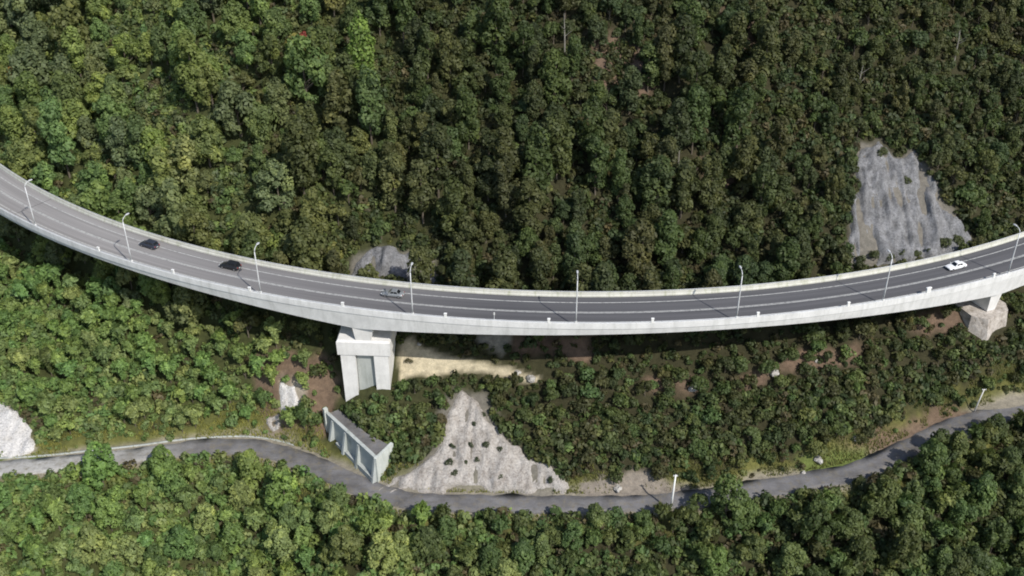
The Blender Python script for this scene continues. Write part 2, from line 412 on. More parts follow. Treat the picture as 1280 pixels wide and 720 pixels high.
xs = np.concatenate([[-900, -500, -300, -230], gx, [230, 300, 500, 900]]); ys = np.concatenate([[-600, -350, -220, -140], gy, [190, 260, 400, 700]])
XX, YY = np.meshgrid(xs, ys); ZZ = np.empty_like(XX)
ZZ[:] = terrain_fn(XX, YY); ZZ[4:-4, 4:-4] = GZ
V = np.stack([XX, YY, ZZ], -1).reshape(-1, 3); nx, ny = len(xs), len(ys)
I = (np.arange(ny - 1)[:, None] * nx + np.arange(nx - 1)[None, :]).ravel()
me = np_mesh('hillside', V, np.stack([I, I + 1, I + nx + 1, I + nx], 1))
face_col(me, 'soil', soil_colour(XX, YY).reshape(-1, 3), 'POINT')
tag(link('hillside', me, M['earth'], None, True), 'steep wooded hillside of dark earth, dry grass and brown soil', kind='structure')

# rock faces laid open in the slope: craggy sheets standing out of the ground
def rock_face(name, poly, mat, label, proud=0.5, crag=1.0, seed=1, step=0.45):
    p = np.array(poly); x0, y0 = p.min(0) - 1.5; x1, y1 = p.max(0) + 1.5
    ax = np.arange(x0, x1, step); ay = np.arange(y0, y1, step); X, Y = np.meshgrid(ax, ay)
    s = sdist(X, Y, poly) + fbm(X, Y, 3.5, seed + 5, 4) * 2.0
    off = np.clip(s * 0.9, -0.9, proud)
    ins = smooth(0, 1.0, s)
    cr = fbm(X * 1.8, Y * 0.45, 3.0, seed, 5); rg = np.abs(fbm(X * 1.5, Y * 0.35, 5, seed + 40, 4))
    off = off + ins * crag * (cr * 1.5 - rg * 1.9 + 0.35 + 0.35 * np.round(fbm(X, Y, 4.0, seed + 9, 2) * 4) / 2)
    Z = H(X, Y) + off
    Yd = Y - off * 0.55                                           # push out along the slope's normal
    n_ = len(ax); I = (np.arange(len(ay) - 1)[:, None] * n_ + np.arange(n_ - 1)[None, :]).ravel()
    F = np.stack([I, I + 1, I + n_ + 1, I + n_], 1)
    keep = (s.ravel()[F] > -0.9).any(1); F = F[keep]
    used, inv = np.unique(F, return_inverse=True)
    me = np_mesh(name, np.stack([X, Yd, Z], -1).reshape(-1, 3)[used], inv.reshape(F.shape))
    return tag(link(name, me, mat), label, kind='structure')
rock_face('rock_face', SCAR_R, M['rock_grey'], 'broad bare grey rock scar above the right end of the viaduct', 0.5, 1.2, 3)
rock_face('rock_face', SCAR_P, M['rock_grey'], 'small bare grey rock patch just behind the viaduct above the white pier', 0.4, 0.9, 13)
rock_face('rock_face', SCAR_M, M['rock_pale'], 'pale triangular cut rock slope standing above the lower road', 0.5, 0.7, 23)
rock_face('rock_face', SCAR_L, M['rock_white'], 'almost white bare rock at the left edge above the lower road', 0.3, 0.35, 33)
rock_face('rock_face', SCAR_S1, M['rock_white'], 'small white rock outcrop in brown soil left of the pier', 0.5, 0.3, 43, 0.3)
rock_face('rock_face', SCAR_S2, M['rock_pale'], 'small low rock outcrop in brown soil beside the lower road bend', 0.5, 0.7, 53, 0.3)

# lower road
def ribbon(name, mat, offs, dz, label, x0=-165, x1=165, step=1.0, kind='structure', wob=0.0):
    sel = np.arange(x0, x1 + .1, step); yc = np.interp(sel, TX, TY); zc = np.interp(sel, TX, TZ); an = np.arctan(np.gradient(yc, sel))
    rows = []
    for j, (o, h) in enumerate(offs):
        w = wob * fbm(sel, sel * 0 + 7 * j, 4, 5 + j, 3) if wob else 0
        rows.append(np.stack([sel - np.sin(an) * (o + w), yc + np.cos(an) * (o + w), zc + dz + h], -1))
    Vv = np.stack(rows, 1); k = len(offs); m_ = len(sel)
    I = (np.arange(m_ - 1)[:, None] * k + np.arange(k - 1)[None, :]).ravel()
    return tag(link(name, np_mesh(name, Vv.reshape(-1, 3), np.stack([I, I + k, I + k + 1, I + 1], 1)), mat), label, kind=kind)
# flat bench is the ground itself: lift the road sheet clear of it
ribbon('lower_road', M['old_asphalt'], [(-ROADW - .1, -0.3), (-ROADW, 0.0), (-1, 0.03), (1, 0.03), (ROADW, 0.0), (ROADW + .1, -0.3)], 0.12, 'narrow worn grey asphalt road winding along the foot of the slope', wob=0.9)
ribbon('drain_kerb', M['concrete_wall'], [(ROADW + .55, -0.2), (ROADW + .55, 0.14), (ROADW + .95, 0.14), (ROADW + .95, -0.2)], 0.10, 'pale concrete drain kerb along the uphill side of the lower road', -165, -48)

# ------------------------------------------------------------------ the viaduct
def depth(s):
    """depth of the box girder below the road, haunched over the piers"""
    def par(a, b, da, db, s): t = (s - a) / (b - a); return da + (db - da) * t * t
    mid = (S_P1 + S_P2) / 2
    if s < S_P1: e = max(S_P1 - 72, -1e9); return 1.35 if s < e else par(e, S_P1, 1.35, 4.4, s)
    if s < mid: return par(mid, S_P1, 1.75, 4.4, s)
    if s < S_P2: return par(mid, S_P2, 1.75, 4.6, s)
    e = S_P2 + 60; return 1.5 if s > e else par(e, S_P2, 1.5, 4.6, s)
via = empty('viaduct', arc(S_P1, RC, 0))
tag(via, 'long curved concrete viaduct carrying a two lane road across the slope', 'bridge')
VO = Vector(via.location)
def vpart(mb, name, mat, parent=None, sm=False):
    mb.v = [tuple(Vector(q) - VO) for q in mb.v]
    return mb.build(name, mat, parent or via, sm)
ST = [S0 + (S1 - S0) * i / 164 for i in range(165)]
b = MB(); rings = []
for s in ST:
    d = depth(s); ix = 0.18 + 0.09 * d
    rings.append([arc(s, r, z) for r, z in ((218.85, -0.03), (218.85, -0.42), (218.72, -0.50), (218.85 - ix, -d), (207.35 + ix, -d), (207.48, -0.50), (207.35, -0.42), (207.35, -0.03))])
b.loft(rings); vpart(b, 'box_girder', M['concrete'])
def strip(r0, r1, z, s0=S0, s1=S1, n_=164):
    b = MB(); b.loft([[arc(s0 + (s1 - s0) * i / n_, r0, z), arc(s0 + (s1 - s0) * i / n_, r1, z)] for i in range(n_ + 1)], closed=False); return b
rs = vpart(strip(R_FAR - 0.1, R_NEAR + 0.1, 0.0), 'road_surface', M['asphalt'])
uv = rs.data.uv_layers.new(name='UVMap')
for lp in rs.data.loops:
    q = rs.data.vertices[lp.vertex_index].co + VO
    a_ = math.atan2(q.x - CX, CY - q.y); uv.data[lp.index].uv = (a_ * RC, math.hypot(q.x - CX, q.y - CY))
def parapet(r0, r1, flip, name, mat, h):
    b = MB()
    prof = [(r0, -0.03), (r0, 0.25), (r0 + (0.14 if not flip else 0), 0.5), (r0 + (0.18 if not flip else 0.0), h), (r1 - (0.18 if flip else 0), h), (r1 - (0.14 if flip else 0), 0.5), (r1, 0.25), (r1, -0.03)]
    b.loft([[arc(s, r, z) for r, z in prof] for s in ST]); return vpart(b, name, mat)
pn = parapet(R_NEAR, 218.86, False, 'parapet', M['concrete'], 0.95); pn['label'] = 'near concrete parapet, bright outer face'
pf = parapet(207.34, R_FAR, True, 'parapet', M['parapet_far'], 0.95); pf['label'] = 'far concrete parapet, mossy and stained'
for par_, r in ((pn, 218.68), (pf, 207.5)):                              # low tube rail on top
    b = MB()
    b.tube([arc(s, r, 1.12) for s in ST], 0.05, 5)
    for s in np.arange(S0 + 1, S1, 4.0): b.tube([arc(s, r, 0.9), arc(s, r, 1.12)], 0.04, 4)
    vpart(b, 'handrail', M['galv'], par_)
for r in (209.95, 217.0): vpart(strip(r - 0.12, r + 0.12, 0.005), 'edge_line', M['paint'])
for r in (213.42, 213.74): vpart(strip(r - 0.1, r + 0.1, 0.005), 'centre_line', M['paint'])
for s in (-140, 140):
    vpart(strip(R_FAR, R_NEAR, 0.009, s, s + 0.12, 2), 'expansion_joint', M['rubber'])

# first pier: pedestal, wide cap, two blades and a recessed wall between them
A1 = S_P1 / RC
def loc(s_, r_):                                                        # along / across the bridge at a pier
    return lambda a, c, st=s_: (CX + (r_ + c) * math.sin(st / RC) + a * math.cos(st / RC), CY - (r_ + c) * math.cos(st / RC) + a * math.sin(st / RC))
_pc = arc(S_P1, RC); _pr = math.radians(-3.0)
def L1(a, c): return (_pc[0] + a * math.cos(_pr) + c * math.sin(_pr), _pc[1] + a * math.sin(_pr) - c * math.cos(_pr))
def pquad(L, a0, a1, c0, c1): return [L(a0, c0), L(a1, c0), L(a1, c1), L(a0, c1)]
pier = MB(); pier.prism(pquad(L1, -1.5, 1.7, -4.6, 4.6), -7.6, -4.0, pquad(L1, -2.0, 2.4, -4.7, 4.85)); ped = vpart(pier, 'pier', M['concrete_pier']); ped['label'] = 'tall white portal pier with two legs'
b = MB(); b.prism(pquad(L1, -5.55, 5.55, -4.8, 4.8), -11.3, -8.1, pquad(L1, -5.6, 5.6, -4.85, 4.85)); b.prism(pquad(L1, -5.6, 5.6, -4.85, 4.85), -8.1, -7.6, pquad(L1, -5.3, 5.3, -4.6, 4.6)); vpart(b, 'pier_cap', M['concrete_pier'], ped)
for a0, a1 in ((-5.0, -1.95), (1.95, 5.0)):
    b = MB(); b.prism(pquad(L1, a0 + 0.1, a1 - 0.1, -4.4, 4.4), -26.5, -11.3, pquad(L1, a0, a1, -4.6, 4.6)); vpart(b, 'pier_leg', M['concrete_pier'], ped)
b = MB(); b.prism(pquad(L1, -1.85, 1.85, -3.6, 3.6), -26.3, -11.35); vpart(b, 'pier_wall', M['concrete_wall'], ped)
# second pier: short stem on a rough stepped footing
L2 = loc(S_P2, RC)
b = MB(); b.prism(pquad(L2, -1.1, 1.1, -4.2, 4.2), -9.2, -4.2, pquad(L2, -1.6, 1.6, -4.6, 4.6)); p2 = vpart(b, 'pier', M['concrete_pier']); p2['label'] = 'short pier stem at the right end'
b = MB(); b.prism([L2(-5.4, -5), L2(5.6, -5), L2(6.2, 3.6), L2(4.2, 6.2), L2(0.6, 6.9), L2(-3.2, 8.2), L2(-5.9, 4.6)], -16.0, -9.3, [L2(-4.8, -5), L2(5.0, -5), L2(5.3, 3.2), L2(3.8, 5.4), L2(0.5, 5.8), L2(-2.9, 6.6), L2(-5.2, 4.0)]); vpart(b, 'pier_footing', M['footing'], p2)
# a further pier out of sight below the left approach
L3 = loc(-174, RC); zz = float(H(*L3(0, 0)))
b = MB(); b.prism(pquad(L3, -1.2, 1.2, -4.0, 4.0), zz - 3, -1.2); vpart(b, 'pier', M['concrete_pier'])

# street lamps on the near parapet
def make_lamp():
    r = empty('street_lamp')
    MB().box(0, 0, -0.05, 0.35, 0.45, 0.4, bev=0.04).build('base_plate', M['concrete'], r)
    MB().tube([(0, 0, 0.3), (0, 0, 3), (0, 0, 6.5), (0, 0, 9.7)], [0.15, 0.135, 0.115, 0.09], 10).build('pole', M['galv'], r, True)
    MB().tube([(0, 0, 9.6), (0, 0.1, 10.1), (0, 0.4, 10.45), (0, 0.9, 10.68), (0, 1.3, 10.78)], [0.085, 0.08, 0.07, 0.06, 0.055], 8).build('arm', M['galv'], r, True)
    h = MB(); h.loft([[(sx * w, y, z) for sx, z in ((-1, 10.72), (1, 10.72), (0.7, 10.72 + t), (-0.7, 10.72 + t))] for y, w, t in ((1.1, 0.10, 0.1), (1.35, 0.2, 0.18), (1.9, 0.22, 0.17), (2.15, 0.1, 0.07))])
    hd = h.build('lamp_head', M['lamp'], r)
    MB().box(0, 1.65, 10.68, 10.73, 0.24, 0.5).build('lens', M['headlight'], hd)
    return r
def copy_tree(o, parent=None):
    c = o.copy(); COL.objects.link(c); c.parent = parent
    for ch in list(o.children): copy_tree(ch, c)
    return c
lamp0 = make_lamp()
LS = [-129.8, -99.5, -67.6, -35.6, -3.9, 27.3, 58.0, 88.6]
LL = ['grey street lamp on the near parapet at the left edge of the photo', 'grey street lamp on the near parapet just left of the dark blue car',
      'grey street lamp on the parapet right of the black car', 'grey street lamp on the parapet just right of the silver car and white pier',
      'grey street lamp on the parapet at the middle of the photo', 'grey street lamp on the parapet next right of the mid photo lamp',
      'grey street lamp on the parapet below the grey rock scar', 'grey street lamp on the near parapet at the right edge of the photo']
for i, s in enumerate(LS):
    o = lamp0 if i == 0 else copy_tree(lamp0)
    o.location = arc(s, 218.6, 0.97); o.rotation_euler = (0, 0, s / RC)
    tag(o, LL[i], 'street lamp', 'street lamps along the viaduct')

def make_marker():
    r = empty('marker_post')
    MB().box(0, 0, 0, 0.75, 0.55, 0.34, taper=0.04, bev=0.04).build('post', M['white_post'], r)
    MB().box(0, 0, 0.74, 1.0, 0.62, 0.4, bev=0.05).build('cap', M['white_post'], r)
    return r
mk0 = make_marker()
MS = [(-108.9, 'left of the dark blue car'), (-88.4, 'between the dark blue and the black car'), (-70.0, 'beside the lamp right of the black car'), (-49.8, 'directly over the tall pier'),
      (-29.1, 'right of the silver car lamp'), (-9.1, 'just left of the mid photo lamp'), (10.8, 'right of the mid photo lamp'), (31.5, 'right of the lamp at right of centre'),
      (50.3, 'left of the lamp below the rock scar'), (68.3, 'left of the white car'), (84.6, 'beside the lamp at the right edge')]
for i, (s, w) in enumerate(MS):
    o = mk0 if i == 0 else copy_tree(mk0)
    o.location = arc(s, 218.66, 0.94); o.rotation_euler = (0, 0, s / RC)
    if s == 68.3: o.scale = (1.9, 1.1, 1.25)
    tag(o, 'short white post on the near parapet ' + w, 'post', 'white posts on the parapet')
sp = empty('sign_post', arc(-19.6, 218.66, 0.94), -19.6 / RC)
tag(sp, 'thin grey post on the parapet between silver car and mid photo lamp', 'post')
MB().tube([(0, 0, 0), (0, 0, 1.9)], 0.06, 6).build('post', M['galv'], sp); MB().box(0, 0.03, 1.3, 1.9, 0.3, 0.03).build('plate', M['plate'], sp)

# cars, all in the far lane and heading left
def make_car(paint_, style):
    r = empty('car')
    Lg, hw, ht = {'suv': (4.7, 0.93, 1.72), 'hatch': (4.3, 0.90, 1.52), 'sedan': (4.6, 0.90, 1.46)}[style]
    h = Lg / 2; belt = 0.92 if style != 'suv' else 1.05
    # lower body: front is -x
    st = [(-h, 0.70, 0.42, 0.62), (-h + 0.12, 0.82, 0.30, 0.72), (-h + 0.55, hw, 0.24, 0.80), (-h + 1.15, hw, 0.22, belt - 0.06), (-0.3, hw, 0.22, belt), (0.9, hw, 0.22, belt + 0.02), (h - 0.6, hw, 0.24, belt + 0.02), (h - 0.12, 0.86, 0.30, belt - 0.03), (h, 0.76, 0.42, belt - 0.2)]
    b = MB(); b.loft([[(x, -w * .9, z0), (x, w * .9, z0), (x, w, z0 + .14), (x, w, (z0 + z1) / 2 + .05), (x, w * .93, z1 - .04), (x, w * .82, z1), (x, -w * .82, z1), (x, -w * .93, z1 - .04), (x, -w, (z0 + z1) / 2 + .05), (x, -w, z0 + .14)] for x, w, z0, z1 in st])
    body = b.build('body', paint_, r, True)
    e = {'suv': (-1.05, -0.35, h - 0.55, h - 0.18), 'hatch': (-0.95, -0.15, h - 0.75, h - 0.2), 'sedan': (-0.95, -0.15, 0.95, 1.65)}[style]
    wb, wt = hw * 0.84, hw * 0.68
    b = MB(); b.loft([[(e[0], -wb, belt - .06), (e[3], -wb, belt - .04), (e[3], wb, belt - .04), (e[0], wb, belt - .06)], [(e[1], -wt, ht - .05), (e[2], -wt, ht - .05), (e[2], wt, ht - .05), (e[1], wt, ht - .05)], [(e[1] + .15, -wt + .1, ht), (e[2] - .12, -wt + .1, ht), (e[2] - .12, wt - .1, ht), (e[1] + .15, wt - .1, ht)]])
    cab = b.build('cabin', paint_, r)
    zb, ztp = belt + 0.02, ht - .10
    def lerp(a, b_, t): return a + (b_ - a) * t
    def pt(xe, side, t, out=0.012):
        x = lerp(e[0], e[1], t) if xe == 'f' else lerp(e[3], e[2], t); return (x, side * (lerp(wb, wt, t) + out), lerp(belt - .05, ht - .05, t))
    def pane(name, q):
        b = MB(); o_ = Vector((0, 0, 0)); n_ = (Vector(q[1]) - Vector(q[0])).cross(Vector(q[3]) - Vector(q[0])).normalized() * 0.012
        c_ = sum((Vector(a) for a in q), Vector()) / 4
        if n_.dot(c_ - Vector((0.2, 0, 1.0))) < 0: n_ = -n_
        b.loft([[tuple(Vector(a) - n_) for a in q], [tuple(Vector(a) + n_) for a in q]]); return b.build(name, M['glass'], cab)
    f0, f1 = pt('f', 1, .12), pt('f', 1, .93); pane('windscreen', [(f0[0], -wb + .12, f0[2]), (f0[0], wb - .12, f0[2]), (f1[0], wt - .06, f1[2]), (f1[0], -wt + .06, f1[2])])
    g0, g1 = pt('b', 1, .15), pt('b', 1, .9); pane('rear_window', [(g0[0], -wb + .14, g0[2]), (g0[0], wb - .14, g0[2]), (g1[0], wt - .06, g1[2]), (g1[0], -wt + .06, g1[2])])
    for sd_ in (-1, 1):
        m0, m1 = 0.30, 0.36
        for xa, xb_ in ((.14, .47), (.52, .88)):
            def q_(t, k): A = pt('f', sd_, t, 0.0); B = pt('b', sd_, t, 0.0); return (lerp(A[0], B[0], k), A[1], A[2])
            pane('side_window', [q_(.18, xa), q_(.18, xb_), q_(.88, xb_), q_(.88, xa)])
    for x in (-h + 0.85, h - 0.88):
        for sd_ in (-1, 1):
            w = MB(); w.tube([(x, sd_ * (hw - .20), .33), (x, sd_ * (hw - .02), .33), (x, sd_ * (hw + .01), .33)], [.33, .33, .29], 14); wo_ = w.build('wheel', M['rubber'], r)
            MB().tube([(x, sd_ * (hw - .05), .33), (x, sd_ * (hw + .022), .33)], .2, 10).build('rim', M['rim'], wo_)
    for sd_ in (-1, 1):
        MB().box(-h + .08, sd_ * .6, .58, .70, .2, .3).build('headlight', M['headlight'], r)
        MB().box(h - .07, sd_ * .66, belt - .28, belt - .1, .16, .22).build('tail_light', M['taillight'], r)
        MB().box(e[0] + .25, sd_ * (hw + .06), belt, belt + .14, .14, .16).build('mirror', paint_, r)
    MB().box(h - .01, 0, .55, .68, .05, .5).build('number_plate', M['plate'], r)
    MB().box(-h + .01, 0, .36, .52, .06, 1.0).build('grille', M['rubber'], r)
    return r
for (u, v, pm, stl, lab) in ((189, 304, 'car_blue', 'suv', 'dark blue grey car on the viaduct, leftmost of the four cars'), (289, 331, 'car_black', 'suv', 'black car on the viaduct between two lamps, second from the left'),
                             (491, 366.5, 'car_silver', 'sedan', 'silver grey saloon with dark windows just left of a lamp above the pier'), (1195, 332, 'car_white', 'sedan', 'white saloon at the right end of the viaduct below the rock scar')):
    x, y = unproj(u, v, 0.6); s = RC * math.atan2(x - CX, CY - y); rr = min(max(math.hypot(x - CX, y - CY), 210.9), 212.2)
    o = make_car(M[pm], stl); o.location = arc(s, rr, 0.0); o.rotation_euler = (0, 0, s / RC); tag(o, lab, 'car', 'cars on the viaduct')

# ------------------------------------------------------------------ buttressed wall beside the lower road
wl = empty('retaining_wall', (WC[0], WC[1], WALL_BASE)); tag(wl, 'grey concrete retaining wall with buttresses and sunlit pale end beside the lower road', 'wall')
WO = Vector(wl.location)
def wpart(mb, name, mat, parent=None):
    mb.v = [tuple(Vector(q) - WO) for q in mb.v]; return mb.build(name, mat, parent or wl)
C2 = np.array(WC); Lw = float(np.linalg.norm(np.array(WL) - C2)); er = np.array(WR) - C2; Lr = float(np.linalg.norm(er)); er /= Lr
def wp(a, o): q = C2 + wd * a + wn * o; return (float(q[0]), float(q[1]))
def zbase(a): return WALL_BASE - 1.2 + 0.10 * a
b = MB(); b.loft([[(*wp(a, 0.35), zbase(a)), (*wp(a, -0.35), zbase(a)), (*wp(a, -0.35), WALL_TOP), (*wp(a, 0.0), WALL_TOP)] for a in (0.36, Lw)]); wpart(b, 'front_wall', M['concrete_wall'])
b = MB(); b.prism([wp(-0.05, 0.22), wp(Lw + .2, 0.22), wp(Lw + .2, -0.5), wp(-0.05, -0.5)], WALL_TOP + .003, WALL_TOP + 0.35); wpart(b, 'coping', M['concrete_wall_mid'])
for a in (0.3, 6.2, 11.2, 16.2):
    if a > Lw: continue
    b = MB(); b.loft([[(*wp(a - .35, -.1), zbase(a)), (*wp(a + .35, -.1), zbase(a)), (*wp(a + .35, 1.5), zbase(a)), (*wp(a - .35, 1.5), zbase(a))], [(*wp(a - .3, -.1), WALL_TOP - .25), (*wp(a + .3, -.1), WALL_TOP - .25), (*wp(a + .3, .35), WALL_TOP - .25), (*wp(a - .3, .35), WALL_TOP - .25)]]); wpart(b, 'buttress', M['concrete_wall_mid'])
b = MB(); b.prism([wp(0.0, 1.2), wp(Lw * .75, 1.0), wp(Lw * .75, 0.3), wp(0.0, 0.3)], WALL_BASE - 1.0, WALL_BASE + 0.9); wpart(b, 'plinth', M['concrete_wall'])
def rp(a, o): nn = np.array([er[1], -er[0]]); q = C2 + er * a + nn * o; return (float(q[0]), float(q[1]))
b = MB(); b.prism([rp(-.3, .3), rp(Lr + .3, .3), rp(Lr + .3, -.35), rp(-.3, -.35)], WALL_BASE - 1.5, WALL_TOP + 0.36); wpart(b, 'end_wall', M['concrete_wall_lit'])
b = MB(); b.prism([wp(Lw - .35, .45), wp(Lw + .35, .45), wp(Lw + .35, -.45), wp(Lw - .35, -.45)], WALL_BASE - .5, WALL_TOP + 1.2); wpart(b, 'end_post', M['concrete_wall_lit'])
b = MB(); b.prism(PLAT, WALL_TOP - 4.5, WALL_TOP - 0.35); gp = wpart(b, 'fill', M['old_asphalt']); gp['label'] = 'flat grey gravel fill behind the wall'

# ------------------------------------------------------------------ poles beside the lower road
def make_pole(u, v, h, lean, lab, mat, r0):
    g = ground_at([u], [v])[0]
    o = empty('utility_pole', g); tag(o, lab, 'pole')
    MB().tube([(0, 0, -0.6), (lean[0] * .5, lean[1] * .5, h / 2), (lean[0], lean[1], h)], [r0, r0 * .82, r0 * .62], 8).build('pole', mat, o, True)
    MB().box(lean[0] * .97, lean[1] * .97, h * .965, h * .965 + .12, .9, .1).build('crossarm', mat, o)
    for k in (-.35, .35): MB().tube([(lean[0] * .97 + k, lean[1] * .97, h * .965 + .1), (lean[0] * .97 + k, lean[1] * .97, h * .965 + .32)], .05, 6).build('insulator', M['white_post'], o)
make_pole(838, 640, 9.6, (0.25, 0), 'white concrete utility pole standing beside the lower road right of the pale rock slope', M['white_post'], 0.24)
make_pole(1217, 516, 6.2, (0.8, 0), 'thin pale leaning pole beside the lower road at the right', M['pole'], 0.17)

# boulders
def boulder(u, v, r, lab, mat='rock_boulder', seed=0):
    g = ground_at([u], [v])[0]
    import bmesh
    bm = bmesh.new(); bmesh.ops.create_icosphere(bm, subdivisions=2, radius=1)
    q = random.Random(seed); ax = [q.uniform(.7, 1.2) for _ in range(3)]
    for vv in bm.verts:
        k = 1 + 0.28 * math.sin(vv.co.x * 3 + seed) * math.cos(vv.co.y * 4 + seed * 2) + q.uniform(-.1, .1)
        vv.co = Vector((vv.co.x * ax[0], vv.co.y * ax[1], vv.co.z * ax[2] * .7)) * k * r
    me = bpy.data.meshes.new('boulder'); bm.to_mesh(me); bm.free()
    o = link('boulder', me, M[mat]); o.location = (g[0], g[1], g[2] + r * .25); tag(o, lab, 'boulder'); return o
for i, (u, v, r, lab) in enumerate(((1022, 577, 1.1, 'pale boulder on the grass beside the lower road, larger of two'), (1004, 592, 0.6, 'small pale boulder at the grassy road edge'),
        (1070, 551, 0.9, 'pale boulder at the top of the grassy bank right of the road'), (647, 467, 0.7, 'round pale boulder at the end of the sandy track'),
        (664, 476, 1.2, 'broad pale boulder just below the end of the sandy track'), (772, 612, 0.9, 'pale boulder in rubble left of the white pole'), (524, 432, 0.6, 'pale boulder at the head of the sandy track beside the pier'),
        (866, 487, 1.0, 'pale slab of rock in brown soil below mid viaduct'), (968, 470, 1.2, 'grey boulder in brown soil below the viaduct, right of centre'), (1020, 453, 0.5, 'small pale stone on the reddish soil under the viaduct'))):
    boulder(u, v, r, lab, seed=i + 3)

# ------------------------------------------------------------------ vegetation
def quads(P_, N_, size, rg, asp=0.62):
    """leaf clumps: one small quad at each point, facing N_"""
    n_ = len(P_); N_ = N_ / (np.linalg.norm(N_, axis=1, keepdims=True) + 1e-9)
    r = rg.normal(size=(n_, 3)); T = np.cross(N_, r); T /= np.linalg.norm(T, axis=1, keepdims=True) + 1e-9; B = np.cross(N_, T)
    s = (size * rg.uniform(0.65, 1.35, n_))[:, None]; T = T * s; B = B * s * asp
    Vv = np.stack([P_ - T * 1.0, P_ - B + N_ * s * .12, P_ + T * 1.0, P_ + B + N_ * s * .12], 1).reshape(-1, 3)
    F = np.arange(n_ * 4).reshape(n_, 4); return Vv, F
def lobed(lobes, dens, size, rg, jitter=0.42, up=0.30):
    """leaf points over the outside of a cluster of lobes (x, y, z, rx, rz)"""
    PP, NN, TT = [], [], []
    for (x, y, z, r, q) in lobes:
        n_ = max(12, int(dens * r * (r + q) * 6.3))
        d = rg.normal(size=(n_, 3)); d /= np.linalg.norm(d, axis=1, keepdims=True)
        d = d[d[:, 2] > -0.55]; n_ = len(d)
        k = rg.uniform(0.72, 1.08, n_)[:, None] * (1 + 0.16 * np.sin(d[:, :1] * 5 + x) * np.cos(d[:, 2:] * 6 + y))
        PP.append(np.array([x, y, z]) + d * k * np.array([r, r, q])); NN.append(d + rg.normal(size=(n_, 3)) * jitter + np.array([0, 0, up]))
        TT.append(np.clip(rg.normal(0.46, 0.12, n_) + rg.normal(0, 0.16), 0, 1))
    P_, N_, T_ = np.concatenate(PP), np.concatenate(NN), np.concatenate(TT)
    keep = np.ones(len(P_), bool)
    for (x, y, z, r, q) in lobes:
        keep &= (((P_[:, 0] - x) ** 2 + (P_[:, 1] - y) ** 2) / r ** 2 + (P_[:, 2] - z) ** 2 / q ** 2) > 0.5
    P_, N_, T_ = P_[keep], N_[keep], T_[keep]
    Vv, F = quads(P_, N_, size, rg); return Vv, F, T_
